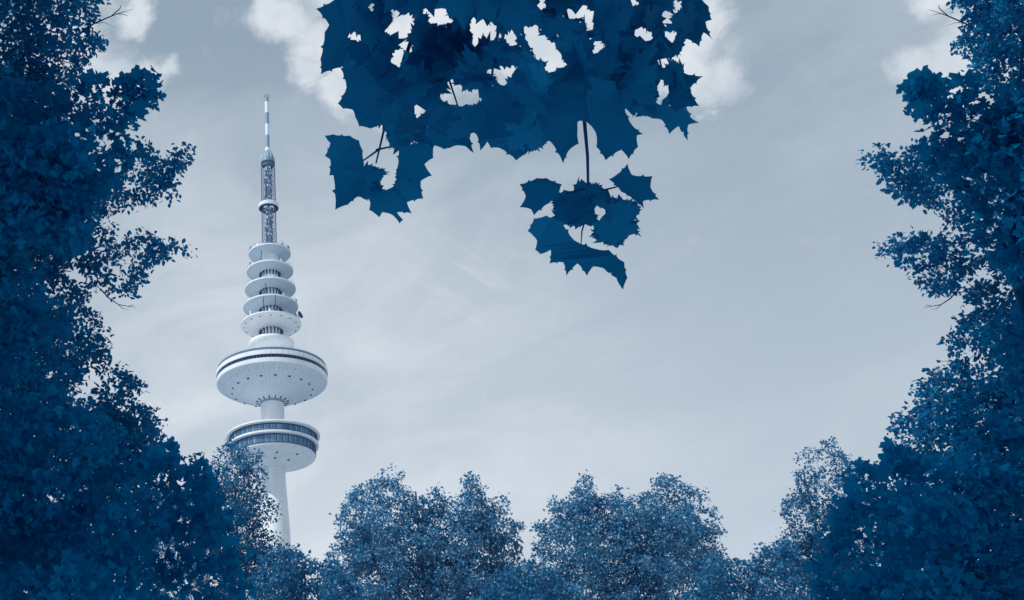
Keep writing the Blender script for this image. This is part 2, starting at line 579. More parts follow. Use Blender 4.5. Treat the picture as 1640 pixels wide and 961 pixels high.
# panel aerials and railings crowding the upper faces of the discs
ar = random.Random(8)
for i in range(5):
    r = ra(discs[i][1], zds[i])
    for k in range(9):
        an = ar.uniform(0, 2 * math.pi)
        h = ar.uniform(0.5, 1.6)
        rr = r * ar.uniform(0.86, 0.95)
        b_ = MB().box((rr * math.cos(an), rr * math.sin(an), zds[i] + 0.7 + h / 2), (0.16, ar.uniform(0.18, 0.4), h / 2), an)
        b_.tube([(rr * 0.985 * math.cos(an), rr * 0.985 * math.sin(an), zds[i] + 0.5), (rr * 0.985 * math.cos(an), rr * 0.985 * math.sin(an), zds[i] + 1.2 + h)], 0.06, 5)
        b_.build('panel_aerial', M['steel'] if k % 2 else M['panel'], discs_o[i])
    rb_ = MB()
    pts = ringpts(r * 0.97, zds[i] + 1.65, 48)
    rb_.tube(pts + pts[:1], 0.035, 4)
    for q in ringpts(r * 0.97, 0, 24):
        rb_.tube([(q[0], q[1], zds[i] + 0.5), (q[0], q[1], zds[i] + 1.66)], 0.03, 4)
    rb_.build('railing', M['steel'], discs_o[i])
# a dish on the rim and small boxes on the top disc
zz = zds[4]
dm = MB()
r = ra(48.8, zz)
for k, n_ in ((0, 0),):
    rings = []
    for q in range(6):
        u = q / 5
        rings.append([(0.55 * u * u, 1.35 * u * math.cos(t * math.pi / 8), 1.35 * u * math.sin(t * math.pi / 8)) for t in range(16)])
    dm.quadstrip(rings)
    rings2 = [[(p[0] - 0.08, p[1], p[2]) for p in rr] for rr in rings]
    dm.quadstrip(rings2[::-1])
    dm.tube([(0.0, 0, 0), (-0.9, 0, -0.9)], 0.10, 6)
    dm.tube([(-0.9, 0, -1.9), (-0.9, 0, 0.9)], 0.14, 6)
do = dm.build('dish_aerial', M['frame'], tower, True, 40)
do.location = (r * 0.93, -r * 0.26, zz + 2.4)
do.rotation_euler = (0, R(-12), R(-35))
zz = zds[0]
r = ra(34, zz)
for ang, hh in ((-12, 0.9), (-24, 0.55), (-165, 0.8), (-178, 0.5), (-50, 0.35), (160, 0.7)):
    MB().box((r * 0.92 * math.cos(R(ang)), r * 0.92 * math.sin(R(ang)), zz + 0.6 + hh), (0.3, 0.42, hh), R(ang)).tube(
        [(r * 0.96 * math.cos(R(ang)), r * 0.96 * math.sin(R(ang)), zz + 0.5), (r * 0.96 * math.cos(R(ang)), r * 0.96 * math.sin(R(ang)), zz + 2.4)], 0.07, 5).build('aerial_box', M['steel'], tower)

# mast: lattice drum, gallery ring, lattice drum, dome, banded rod
zA = zds[0] + 0.8
zg0, zg1 = zy(333.5), zy(329)
zt0, zt1 = zy(256), zy(243)
rl2, rl1 = ra(11.6, zA), ra(11.4, zg1)


def drum(z0, z1, r0, r1, name):
    m_ = MB()
    n = 16
    for k in range(n):
        an = 2 * math.pi * k / n
        m_.tube([(r0 * math.cos(an), r0 * math.sin(an), z0), (r1 * math.cos(an), r1 * math.sin(an), z1)], 0.085 if k % 4 == 0 else 0.055, 4)
    nr = int((z1 - z0) / 1.05)
    for q in range(nr + 1):
        u = q / nr
        rr, zz_ = r0 + (r1 - r0) * u, z0 + (z1 - z0) * u
        pts = ringpts(rr, zz_, 24)
        m_.tube(pts + pts[:1], 0.05, 4)
    for k in range(0, n, 2):
        for sgn in (1, -1):
            pts = []
            for q in range(nr + 1):
                u = q / nr
                an = 2 * math.pi * k / n + sgn * q * 0.18
                rr = (r0 + (r1 - r0) * u) * 0.99
                pts.append((rr * math.cos(an), rr * math.sin(an), z0 + (z1 - z0) * u))
            m_.tube(pts, 0.032, 3)
    o = m_.build(name, M['lattice'], tower)
    # the truss inside
    t_ = MB()
    ri = r0 * 0.42
    for k in range(8):
        an = 2 * math.pi * k / 8
        t_.tube([(ri * math.cos(an), ri * math.sin(an), z0), (ri * math.cos(an), ri * math.sin(an), z1)], 0.11, 4)
    ni = int((z1 - z0) / 0.8)
    for q in range(ni):
        za, zb = z0 + (z1 - z0) * q / ni, z0 + (z1 - z0) * (q + 1) / ni
        for k in range(8):
            a0, a1 = 2 * math.pi * k / 8, 2 * math.pi * (k + 1) / 8
            if q % 2:
                a0, a1 = a1, a0
            t_.tube([(ri * math.cos(a0), ri * math.sin(a0), za), (ri * math.cos(a1), ri * math.sin(a1), zb)], 0.10, 4)
            if (q * 7 + k * 3) % 5 < 2:
                t_.box((ri * 1.2 * math.cos(a0), ri * 1.2 * math.sin(a0), za), (0.16, 0.35, 0.26), a0)
    t_.build('inner_truss', M['lattice'], o)
    p_ = MB()
    for k in range(3):
        an = R(-90 + 120 * k + 12)
        p_.tube([(ri * 0.72 * math.cos(an), ri * 0.72 * math.sin(an), z0), (ri * 0.72 * math.cos(an), ri * 0.72 * math.sin(an), z1)], ri * 0.30, 8)
    rnd = random.Random(5)
    for q in range(int((z1 - z0) * 2.6)):
        an = rnd.uniform(-2.9, -0.2)
        rr = ri * rnd.uniform(1.15, 1.75)
        p_.box((rr * math.cos(an), rr * math.sin(an), rnd.uniform(z0 + 0.4, z1 - 0.4)), (0.14, 0.20, rnd.uniform(0.15, 0.4)), an)
    p_.build('feeder_pipe', M['panel'], o)
    return o


drum(zA, zg0, rl2, rl2 * 0.99, 'lattice_drum')
drum(zg0 + 1.45, zt0, rl1, rl1 * 0.97, 'lattice_drum')
rg = ra(16.6, zg0)
MB().lathe([(rl2 * 0.9, zg0 - 0.1), (rg - 0.5, zg0 - 0.25), (rg - 0.2, zg0 - 0.2)], 64).build('gallery_floor', M['dark'], tower, True, 30)
MB().lathe([(rg - 0.2, zg0 - 0.22), (rg, zg0 + 0.0), (rg, zg0 + 1.3), (rg - 0.2, zg0 + 1.45), (rl1, zg0 + 1.5)], 64).build('gallery_ring', M['white'], tower, True, 30)
for q, (za, zb) in enumerate(((zt0 - 3.0, zt0 - 0.2), (zA + 0.4, zA + 3.4))):
    MB().lathe([(rl1 * 0.80, za), (rl1 * 0.80, zb)], 24).build('inner_shroud', M['lattice'], tower, True)
MB().lathe([(rl1 * 0.99, zt0 - 1.6), (rl1 * 0.99, zt0 - 0.2), (rl1 * 0.85, zt0 + 0.9), (rl1 * 0.55, zt1 - 0.5), (ra(4.0, zt1), zt1 + 0.2)], 32).build('mast_dome', M['steel'], tower, True, 40)
dr = MB()
for k in range(12):
    an = 2 * math.pi * k / 12
    dr.tube([(rl1 * math.cos(an), rl1 * math.sin(an), zt0 - 0.2), (rl1 * 0.82 * math.cos(an), rl1 * 0.82 * math.sin(an), zt0 + 1.9)], 0.09, 4)
pts = ringpts(rl1 * 0.82, zt0 + 1.9, 24)
dr.tube(pts + pts[:1], 0.08, 4)
dr.build('dome_rail', M['panel'], tower)
bands = [(244.5, 237.2, 4.1, 'panel'), (237.2, 217.2, 3.35, 'band'), (217.2, 198.9, 3.1, 'panel'), (198.9, 181.3, 3.25, 'band'), (181.3, 163.7, 3.1, 'panel'), (163.7, 156.8, 3.2, 'band')]
for (ya, yb, rp, m_) in bands:
    z0, z1 = zy(ya), zy(yb)
    rr = ra(rp, z0)
    MB().lathe([(0.02, z0 + 0.01), (rr, z0 + 0.02), (rr, z1 - 0.02), (0.02, z1 - 0.01)], 24).build('mast_band', M[m_], tower, True, 30)
zt_ = zy(156.8)
tm = MB()
pts = ringpts(0.95, zt_ + 0.7, 16)
tm.tube(pts + pts[:1], 0.09, 4)
tm.tube([(0, 0, zt_ - 0.2), (0, 0, zt_ + 1.4)], 0.12, 6)
for k in range(4):
    an = k * math.pi / 2 + 0.4
    tm.tube([(0, 0, zt_), (0.95 * math.cos(an), 0.95 * math.sin(an), zt_ + 0.7)], 0.07, 4)
tm.build('mast_tip', M['steel'], tower)

# single leaves seen at an angle, by their outlines
BLADES = [[(832,332),(842,315),(832,295),(860,285),(875,285),(900,295),(895,312),(880,325),(855,345),(850,335)],[(975,287),(987,280),(1005,262),(1012,280),(1045,282),(1042,300),(1056,320),(1030,322),(1032,335),(1015,320),(995,307)],[(855,350),(845,370),(860,385),(857,400),(865,407),(882,400),(880,422),(902,420),(907,442),(925,422),(940,442),(950,427),(967,430),(987,445),(998,464),(1005,445),(1000,420),(975,400),(960,400),(920,385),(900,355),(875,345)],[(520,217),(533,215),(560,217),(575,225),(581,241),(583,261),(586,290),(575,314),(557,328),(537,336),(534,281),(527,281),(529,256),(520,250),(529,229)],[(638,235),(665,228),(695,233),(694,253),(680,263),(692,281),(674,290),(678,318),(652,324),(632,300),(636,270)],[(628,300),(652,324),(660,342),(636,340),(646,352),(640,358),(628,344),(612,340),(607,348),(591,336),(593,324),(600,308)],[(858,150),(905,130),(930,165),(925,210),(927,230),(912,240),(902,262),(882,227),(875,225),(862,200)],[(940,120),(985,130),(1000,172),(1012,200),(1031,215),(1020,217),(1022,235),(1007,255),(995,240),(970,257),(955,235),(955,215),(945,200),(938,160)],[(1068,112),(1095,117),(1126,122),(1105,142),(1120,170),(1097,172),(1080,180),(1070,165),(1070,140)],[(1030,158),(1052,166),(1085,170),(1120,197),(1102,200),(1102,225),(1087,202),(1072,215),(1060,192),(1045,190),(1032,185),(1017,187)],[(1092,-20),(1125,0),(1135,10),(1140,32),(1130,35),(1142,65),(1127,52),(1120,75),(1100,62),(1094,40)],[(575,-40),(535,-40),(535,0),(506,14),(527,40),(520,51),(513,95),(514,119),(545,108),(556,90),(560,45)],[(545,108),(555,140),(541,166),(549,174),(565,176),(569,188),(575,202),(593,206),(640,195),(645,160),(610,140),(590,110)],[(740,180),(800,150),(835,190),(850,225),(842,247),(827,257),(800,237),(786,237),(780,227),(769,241),(763,215)],[(690,180),(735,175),(752,212),(759,245),(747,235),(731,233),(721,237),(711,239),(695,233),(680,215)]]
# big maple leaves: joint position, length, hang angle, tilt, tilt axis, petiole shows
LEAVES = [(778,-35,123,-0.84,0.76,2.16,1), (943,-61,122,-0.55,1.00,0.77,1), (972,85,125,-0.68,1.00,1.25,0), (694,118,104,-2.58,0.93,1.11,1), (600,-55,125,-0.65,0.81,1.52,1), (1100,-32,122,1.80,0.76,0.87,0), (648,118,115,0.19,0.95,2.56,0), (815,139,125,-0.73,1.00,0.09,0), (721,-73,118,-0.19,0.96,-0.12,1), (933,354,76,2.59,0.61,2.06,0), (908,104,89,-1.56,0.87,1.39,0), (592,97,93,-3.16,0.78,0.76,1), (969,336,84,-1.98,0.51,2.21,0), (899,-79,125,-0.04,0.84,1.22,1), (548,-78,125,-0.67,0.54,2.47,1), (1085,-73,112,-0.68,0.67,3.75,1), (780,117,80,1.30,0.65,2.54,0), (645,204,89,-0.99,0.61,1.37,1), (1040,14,108,0.65,0.48,1.29,1), (731,97,108,2.52,0.45,2.29,1), (819,-38,110,-0.18,0.85,0.88,1), (961,149,105,0.85,0.65,2.14,1), (665,-63,98,-0.37,0.90,0.70,1), (728,106,96,-1.96,0.86,1.60,1), (601,37,88,1.48,0.62,2.35,0), (948,307,74,1.52,0.43,1.26,0), (974,384,79,-2.75,0.64,0.80,0), (1032,77,98,-0.35,0.66,0.69,0), (687,64,118,-0.21,0.71,0.44,0), (802,77,89,-0.83,0.42,1.99,0), (888,31,74,-0.46,0.63,2.06,1), (1033,-38,91,-0.01,0.53,1.62,1), (598,99,57,-0.79,0.63,0.76,1), (785,-85,125,0.30,0.96,-0.01,1), (690,-22,117,-0.67,0.41,1.16,1), (985,46,84,0.15,0.68,-0.91,1), (923,-33,88,0.67,0.53,0.73,1), (802,-12,80,0.10,0.54,2.91,1), (580,275,58,-0.60,0.83,2.81,1), (1001,-42,125,1.01,0.66,1.40,1), (776,179,81,0.80,0.68,1.27,0), (862,-80,115,0.19,0.86,1.22,1), (955,26,92,-1.59,0.65,2.95,0), (1092,-96,99,-0.54,0.78,0.51,1), (834,141,92,0.47,0.76,1.37,0), (789,-32,112,0.09,0.63,1.61,1), (980,102,109,-0.70,0.77,0.12,0), (616,120,100,1.71,0.72,2.90,1), (662,122,106,-0.34,0.39,1.04,1), (841,183,96,-0.87,0.44,3.34,1), (595,30,86,0.81,0.44,2.12,1), (860,176,78,3.29,0.84,-0.26,1), (612,-22,73,0.07,0.66,-0.19,1), (1016,56,75,0.85,0.38,2.75,0), (917,-34,78,0.25,0.67,0.74,1), (780,97,81,1.79,0.51,0.67,1), (1110,36,61,1.79,0.61,0.33,0), (610,300,60,1.16,0.62,2.56,0), (833,13,83,1.19,0.63,2.00,1), (884,142,77,-0.72,0.86,1.85,1), (623,-33,97,-0.38,0.51,2.02,1), (695,81,92,1.12,0.69,0.06,1), (665,-33,78,-0.29,0.58,0.55,1), (938,73,66,2.08,0.38,-0.11,0), (654,127,81,-1.03,0.61,1.43,1), (776,120,51,0.42,0.51,1.39,0), (1078,-68,122,-0.46,0.46,-0.32,1), (978,118,102,2.29,0.51,1.81,1), (778,71,83,0.31,0.52,0.66,0), (906,331,68,-0.87,0.57,1.83,1), (953,319,67,1.07,0.53,0.66,0), (852,-42,87,-0.25,0.38,0.15,1), (1005,142,63,-0.86,0.59,4.82,1), (1011,111,104,-1.03,0.48,0.41,1), (982,353,62,-0.25,0.68,1.15,1), (902,147,73,2.59,0.46,0.72,1), (638,178,63,0.34,0.78,2.72,1), (1084,-24,52,0.87,0.71,2.01,1), (834,5,77,0.06,0.39,2.00,1), (995,146,86,-1.95,0.69,0.94,1), (760,-5,88,1.02,0.38,2.31,1), (971,50,72,-1.89,0.54,3.48,1), (768,-20,98,0.40,0.60,1.50,1), (701,116,61,0.52,0.73,1.05,1), (859,23,46,-0.49,0.67,1.78,1), (852,90,38,1.16,0.78,1.22,0), (1095,116,68,0.83,0.52,2.90,0), (836,58,46,0.07,0.38,2.91,1), (661,214,66,2.17,0.55,2.26,1), (1053,34,58,0.38,0.38,-0.25,1), (586,-57,75,0.59,0.38,1.44,1), (540,70,51,-0.70,0.59,3.14,1), (1011,-60,108,-0.69,0.57,2.45,1), (871,110,67,1.24,0.49,2.34,0), (832,11,66,-0.58,0.40,0.47,1), (637,-23,73,0.05,0.54,1.53,1), (1056,11,59,0.95,0.61,0.84,1), (641,293,44,-0.22,0.43,1.05,1), (793,8,59,-0.06,0.51,1.47,1), (679,46,48,-0.16,1.00,-1.60,1), (988,114,103,1.88,0.43,1.39,1), (734,23,45,-0.83,0.62,0.56,1), (905,328,60,-0.77,0.78,1.21,1), (1012,110,68,-1.42,0.46,1.86,1), (729,50,49,1.87,0.46,1.43,1), (886,57,41,-0.32,0.38,2.24,0), (806,92,39,3.24,0.74,2.62,0), (808,11,58,0.07,0.58,1.40,1), (710,166,43,-0.41,0.52,-0.94,0), (992,331,59,-0.39,0.39,1.06,0), (613,-11,84,-1.07,0.52,1.20,1), (1041,-2,55,-0.85,0.45,1.47,1), (924,62,42,-0.80,0.69,1.12,1), (1069,154,42,-0.99,0.40,0.82,0), (586,291,52,-2.33,0.57,2.50,1), (1078,-59,84,-1.82,0.78,2.65,1), (1038,-32,86,0.27,0.54,2.56,1), (828,168,101,0.90,0.41,1.15,1), (907,36,43,-0.96,0.47,1.49,1), (1075,38,44,-0.62,0.48,1.82,0), (767,123,51,1.05,0.45,1.58,0), (672,202,64,2.32,0.41,4.31,1), (799,89,43,3.14,0.61,1.93,0), (944,303,36,-1.02,0.53,2.85,1), (604,25,43,-1.00,0.53,0.81,0), (769,107,67,-3.10,0.57,1.38,1), (940,111,75,2.09,0.51,2.49,1), (988,-1,88,1.37,0.57,1.99,1), (734,64,70,-1.19,0.44,-0.03,1), (798,12,52,0.37,0.48,2.59,1), (944,299,36,-0.86,0.55,1.99,1), (613,75,52,-0.22,0.57,0.65,1), (1048,143,62,1.34,0.38,1.14,0), (766,105,58,-3.27,0.46,0.43,1), (1072,135,35,-2.87,0.50,2.16,0), (598,274,42,-0.04,0.44,1.27,0), (678,189,43,-1.84,0.52,0.84,1), (938,65,53,0.50,0.38,2.78,0), (845,209,54,0.71,0.80,2.08,1), (631,304,58,-0.57,0.55,1.07,0), (962,-15,53,0.76,0.65,2.62,1), (740,-18,78,0.37,0.51,2.72,1), (776,120,56,0.97,0.38,1.42,0), (776,91,62,0.36,0.43,1.63,1), (885,312,47,-0.18,0.43,2.14,1), (697,71,65,1.17,0.70,0.52,1), (906,322,60,-0.86,0.59,1.03,1), (641,118,109,-1.25,0.53,0.50,1), (689,61,49,1.40,0.72,2.44,1), (991,27,80,1.94,0.52,2.35,1), (1035,38,46,-2.19,0.51,3.36,0), (1091,55,50,-0.24,0.40,0.58,1), (753,116,41,0.69,0.56,3.03,1), (828,228,33,-1.12,0.88,1.45,1), (926,337,42,0.19,0.60,1.24,1), (648,283,34,2.23,0.52,0.58,1), (535,72,51,-1.92,0.47,1.74,1), (977,382,34,-0.70,0.43,1.57,1), (1093,160,42,-0.40,0.45,3.17,1), (1081,79,35,1.44,0.73,1.67,0), (564,-76,51,0.74,0.73,2.15,1), (577,272,63,-0.16,0.70,1.37,1), (851,119,34,-2.20,0.67,0.81,1), (785,123,27,0.22,0.93,2.44,0), (1066,173,22,2.60,0.55,0.76,1), (719,9,31,0.16,0.45,2.39,1), (1089,24,51,-0.65,0.71,2.19,0), (621,73,33,-0.07,0.55,1.44,1), (1015,337,28,-0.19,0.46,0.80,1), (952,358,33,-0.83,0.44,2.53,1), (995,350,42,-0.92,0.51,-0.75,1), (1084,120,38,1.69,0.52,2.87,1), (1009,17,42,-0.54,0.65,0.90,0), (917,352,31,0.08,0.38,1.57,1), (571,303,32,-0.40,0.42,2.01,1), (1060,57,33,-0.29,0.38,-0.54,1), (1047,19,28,-1.65,0.58,3.00,1), (693,142,28,-0.89,0.62,0.21,1), (874,138,59,2.10,0.40,2.87,1), (571,22,42,0.27,0.48,2.83,1), (877,56,29,-3.64,0.49,2.38,1), (612,69,42,-1.95,0.45,2.74,1), (830,146,47,1.03,0.65,-0.06,0), (968,26,37,-0.00,0.80,2.67,1), (648,181,63,0.94,0.48,0.20,0), (780,183,32,2.02,0.88,2.47,1), (643,215,38,1.09,0.39,3.38,1), (1086,114,45,0.63,0.53,2.63,0), (986,332,42,-3.77,0.38,2.40,1), (583,69,32,0.35,0.62,1.77,1), (910,2,34,0.35,0.56,0.92,1), (803,78,50,0.11,0.55,2.11,1), (599,96,42,-1.52,0.64,3.06,1), (1004,366,40,-3.29,0.66,2.42,0), (823,40,30,-1.18,0.39,2.52,1), (701,52,23,3.66,0.71,1.58,1), (891,65,24,-0.82,0.56,2.74,1), (666,-11,68,-0.81,0.38,0.92,1), (901,129,51,3.37,0.44,0.84,1), (1050,-5,38,-0.99,0.63,2.15,1), (1067,73,29,-0.87,0.45,2.03,1), (1074,161,23,1.88,0.38,3.29,0), (1021,168,32,-0.97,0.39,0.58,1), (781,162,38,0.69,0.41,3.09,1), (735,46,36,-1.17,0.66,3.15,1), (1090,194,30,-2.01,0.61,3.10,1), (976,339,59,-0.89,0.71,3.22,0), (627,69,37,0.37,0.47,1.59,1), (693,124,46,-1.04,0.52,-0.11,1), (951,372,37,-1.56,0.39,1.68,0), (890,21,27,-1.28,0.48,0.86,1), (1003,353,27,-1.10,0.67,-0.79,1), (1111,-29,50,-0.71,0.52,0.51,1), (738,8,40,-0.16,0.54,0.96,1), (991,377,37,-0.53,0.38,0.92,1), (932,345,30,-1.12,0.70,0.72,1), (670,34,22,-1.83,0.88,0.48,0), (741,92,64,-0.00,0.52,2.56,1), (804,33,28,0.45,0.56,2.67,1), (1107,27,39,1.58,0.81,0.37,1), (1090,48,37,-0.31,0.49,0.24,1), (1075,117,29,0.74,0.63,3.09,1), (850,222,38,-0.02,0.53,1.70,1), (613,32,29,-1.27,0.54,0.54,1), (887,16,38,0.35,0.92,2.59,1), (662,-5,46,0.32,0.65,1.68,1), (959,322,23,0.07,0.45,1.96,1), (828,86,35,0.17,0.65,1.82,1), (665,21,27,-1.22,0.61,0.16,1), (975,373,28,1.28,0.98,2.27,1), (635,207,62,1.91,0.38,3.09,1), (942,71,29,-0.33,0.54,0.02,1), (939,348,28,-0.60,0.62,1.40,1), (916,319,49,-1.72,0.54,0.33,1), (726,179,31,-2.72,0.40,2.01,1), (901,343,39,2.12,0.50,0.16,1), (666,18,22,1.62,0.54,0.05,1), (612,69,29,-1.74,0.72,0.91,1), (833,145,43,1.98,0.58,-0.06,1), (1064,50,25,2.26,0.40,2.41,0), (757,131,43,-1.95,0.60,1.70,1), (785,123,46,1.04,0.38,1.60,0), (585,33,42,-1.62,0.50,2.88,1), (613,188,27,1.17,0.43,0.46,1), (684,23,25,0.55,0.38,0.42,0), (806,35,26,1.12,0.38,0.38,1), (1091,129,42,2.44,0.44,3.07,1), (770,78,50,-0.70,0.67,0.32,0), (840,106,41,-1.51,0.48,0.39,1)]
# ------------------------------------------------------------------ trees
def inside(poly, px, py):
    ins = np.zeros(px.shape, bool)
    x1, y1 = poly[:, 0], poly[:, 1]
    x2, y2 = np.roll(x1, -1), np.roll(y1, -1)
    for a, b, c, d in zip(x1, y1, x2, y2):
        if b != d:
            ins ^= ((b > py) != (d > py)) & (px < (c - a) * (py - b) / (d - b) + a)
    return ins


def edge_dist(poly, px, py):
    best = np.full(px.shape, 1e9)
    x1, y1 = poly[:, 0], poly[:, 1]
    x2, y2 = np.roll(x1, -1), np.roll(y1, -1)
    for a, b, c, d in zip(x1, y1, x2, y2):
        L2 = (c - a) ** 2 + (d - b) ** 2 + 1e-9
        t = np.clip(((px - a) * (c - a) + (py - b) * (d - b)) / L2, 0, 1)
        best = np.minimum(best, np.hypot(px - a - t * (c - a), py - b - t * (d - b)))
    return best


def lumps(outline, depth, thick, rmin, rmax, n, squash=0.75, k=1.0):
    """boughs filling the crown: centre (world), radius (m). outline: crown seen from the front, thick: half depth in m"""
    poly = np.array(outline, float)
    lo, hi = poly.min(0), poly.max(0)
    P = rng.uniform(lo, hi, (n * 6, 2))
    P = P[inside(poly, P[:, 0], P[:, 1])][:n]
    d = edge_dist(poly, P[:, 0], P[:, 1])
    r = np.clip(d * rng.uniform(0.6, 1.1, len(d)) * k, rmin, rmax * rng.uniform(0.55, 1.0, len(d)))
    tt = np.minimum(thick, 0.25 * thick + d * depth / F * 1.3)
    dep = depth + rng.uniform(-1, 1, len(d)) * tt
    return at(P[:, 0], P[:, 1], dep), r * dep / F


def rim(outline, depth, spread, step, rad, keep=0.8):
    """small sprigs along the outer boughs"""
    poly = np.array(outline, float)
    cx = poly.mean(0)
    out = []
    for p, q in zip(poly, np.roll(poly, -1, 0)):
        L = np.hypot(*(q - p))
        nrm = np.array((p[1] - q[1], q[0] - p[0])) / max(L, 1e-6)
        for t in np.arange(step / 2, L, step) / max(L, 1e-6):
            if rng.random() > keep:
                continue
            r = rad * rng.uniform(0.6, 1.3)
            c = p + (q - p) * t
            a, b = c + nrm * r, c - nrm * r
            c = a if inside(poly, a[:1], a[1:])[0] else b
            out.append((c[0], c[1], r))
    o = np.array(out)
    o = o[(o[:, 0] > -60) & (o[:, 0] < 1700) & (o[:, 1] > -60) & (o[:, 1] < 1000)]
    dep = depth + rng.uniform(-1, 1, len(o)) * spread
    return at(o[:, 0], o[:, 1], dep), o[:, 2] * dep / F


def in_view(p, pad):
    c = (p - np.array(CAMLOC)) @ CMN
    dz = np.maximum(0.1, -c[:, 2])
    x, y = PX0 + c[:, 0] / dz * F, PY0 - c[:, 1] / dz * F
    q = pad / dz * F
    return (c[:, 2] < 0) & (x > -q) & (x < 1640 + q) & (y > -q) & (y < 961 + q)


def shade_canopy(lo, hi, n=300):
    """boughs added above and outside the picture, unseen, to shade what stands below"""
    p = rng.uniform(lo, hi, (n, 3))
    p = p[~in_view(p, 1.6)]
    return p, rng.uniform(0.7, 1.25, len(p))


def leaf_shape(kind):
    if kind == 'oval':            # folded along the midrib
        v = [(0, 0, 0), (-.30, .28, .09), (-.27, .62, .08), (0, 1, 0), (.27, .62, .08), (.30, .28, .09), (0, .45, -.02)]
        f = [(0, 6, 1), (1, 6, 2), (2, 6, 3), (3, 6, 4), (4, 6, 5), (5, 6, 0)]
    elif kind == 'small':
        v = [(0, 0, 0), (-.34, .45, .12), (0, 1, 0), (.34, .45, .12)]
        f = [(0, 2, 1), (0, 3, 2)]
    else:                         # 'lobed': five-pointed
        pts = [(0, -.02), (.30, -.14), (.25, .02), (.58, .26), (.46, .46), (.22, .42), (.30, .72), (.14, .80), (0, 1)]
        out = pts + [(-x, y) for x, y in pts[::-1][1:-1]]
        v = [(x, y, .35 * x * x - .12 * y * y) for x, y in out] + [(0, .32, 0)]
        c = len(out)
        f = [(i, (i + 1) % c, c) for i in range(c)]
    return np.array(v, float), np.array(f, int)


def leaf_mesh(name, pos, tip, nrm, size, kind, m):
    V, Fc = leaf_shape(kind)
    tip = tip / np.linalg.norm(tip, axis=1, keepdims=True)
    xx = np.cross(tip, nrm)
    xx /= np.linalg.norm(xx, axis=1, keepdims=True) + 1e-9
    nn = np.cross(xx, tip)
    A = (pos[:, None, :] + size[:, None, None] * (V[None, :, 0:1] * xx[:, None, :] + V[None, :, 1:2] * tip[:, None, :] + V[None, :, 2:3] * nn[:, None, :]))
    n, kv = len(pos), len(V)
    faces = (Fc[None] + (np.arange(n) * kv)[:, None, None]).reshape(-1, 3)
    me = bpy.data.meshes.new(name)
    me.vertices.add(n * kv)
    me.vertices.foreach_set('co', A.reshape(-1).astype(np.float32))
    me.loops.add(len(faces) * 3)
    me.loops.foreach_set('vertex_index', faces.reshape(-1).astype(np.int32))
    me.polygons.add(len(faces))
    me.polygons.foreach_set('loop_start', (np.arange(len(faces)) * 3).astype(np.int32))
    me.polygons.foreach_set('loop_total', np.full(len(faces), 3, np.int32))
    me.update(calc_edges=True)
    me.materials.append(m)
    return me


def unit(n):
    v = rng.normal(size=(n, 3))
    return v / np.linalg.norm(v, axis=1, keepdims=True)


def crown(c, r, size, kind, m, cover, squash=0.8, up=0.7, inner=0.5, more=None, tuft=6):
    """leaves in loose shells round each bough"""
    area = 0.42 * size * size
    cnt = np.maximum(5, (cover * math.pi * r * r / area)).astype(int)
    # leaves sit in tufts at the twig ends, tufts sit in a shell round the bough
    nt_ = np.maximum(2, cnt // tuft)
    ti = np.repeat(np.arange(len(r)), nt_)
    tu = unit(len(ti))
    trad = r[ti] * (inner + (1 - inner) * rng.random(len(ti)) ** 0.5)
    tc_ = tu.copy()
    tc_[:, 2] *= squash
    tcen = c[ti] + tc_ * trad[:, None]
    idx = np.repeat(np.arange(len(ti)), tuft)
    n = len(idx)
    u = tu[idx]
    pos = tcen[idx] + rng.normal(size=(n, 3)) * np.array((1, 1, 0.7)) * (size * 0.75)
    tip = u * 0.8 + unit(n) * 0.8 + np.array((0, 0, -0.35))
    nrm = unit(n) + np.array((0, 0, up)) + u * 0.35
    s = size * rng.uniform(0.6, 1.25, n)
    if more:
        pos, tip, nrm, s = (np.concatenate([p, q]) for p, q in zip((pos, tip, nrm, s), more))
    return leaf_mesh('crown', pos, tip, nrm, s, kind, m)


def wood(base, top, c, r, r0, nlimb, twigs):
    """trunk, limbs out to the largest boughs, twigs inside them"""
    b = MB()
    base, top = Vector(base), Vector(top)
    hgt = top.z - base.z
    trunk = []
    rnd = random.Random(int(abs(base.x) * 100) + 7)
    for k in range(11):
        u = k / 10
        trunk.append(base.lerp(top, u) + Vector((math.sin(u * 5 + base.x) * 0.012 * hgt, math.cos(u * 4 + base.x) * 0.012 * hgt, 0)))
    b.tube(trunk, [r0 * (1.35 if k == 0 else 1) * (1 - 0.85 * k / 10) for k in range(11)], 12)
    order = np.argsort(-r * rng.uniform(0.5, 1, len(r)))[:nlimb]
    for i in order:
        e = Vector(c[i])
        hd = math.hypot(e.x - base.x, e.y - base.y)
        u = min(0.95, max(0.12, (e.z - base.z - 0.7 * hd) / hgt))
        k = u * 10
        k0 = min(9, int(k))
        s = trunk[k0].lerp(trunk[k0 + 1], k - k0)
        mid = s.lerp(e, 0.5) + Vector((rnd.uniform(-.1, .1) * hd, rnd.uniform(-.1, .1) * hd, 0.06 * hd))
        pts = []
        for q in range(7):
            v = q / 6
            pts.append(s * (1 - v) ** 2 + mid * (2 * v * (1 - v)) + e * v * v)
        rr = r0 * (1 - 0.85 * u) * 0.5
        b.tube(pts, [max(0.012, rr * (1 - 0.85 * q / 6)) for q in range(7)], 6)
    tw = np.argsort(-r * rng.uniform(0.3, 1, len(r)))[:twigs]
    for i in tw:
        for q in range(4):
            d = unit(1)[0]
            d[2] = d[2] * 0.6 + 0.15
            p0 = c[i]
            p1 = c[i] + d * r[i] * 0.5 + unit(1)[0] * r[i] * 0.1
            p2 = c[i] + d * r[i] * 1.0
            b.tube([p0, p1, p2], [0.012 + r[i] * 0.008, 0.008 + r[i] * 0.005, 0.004], 4)
    return b.mesh('trunk', True, 60)


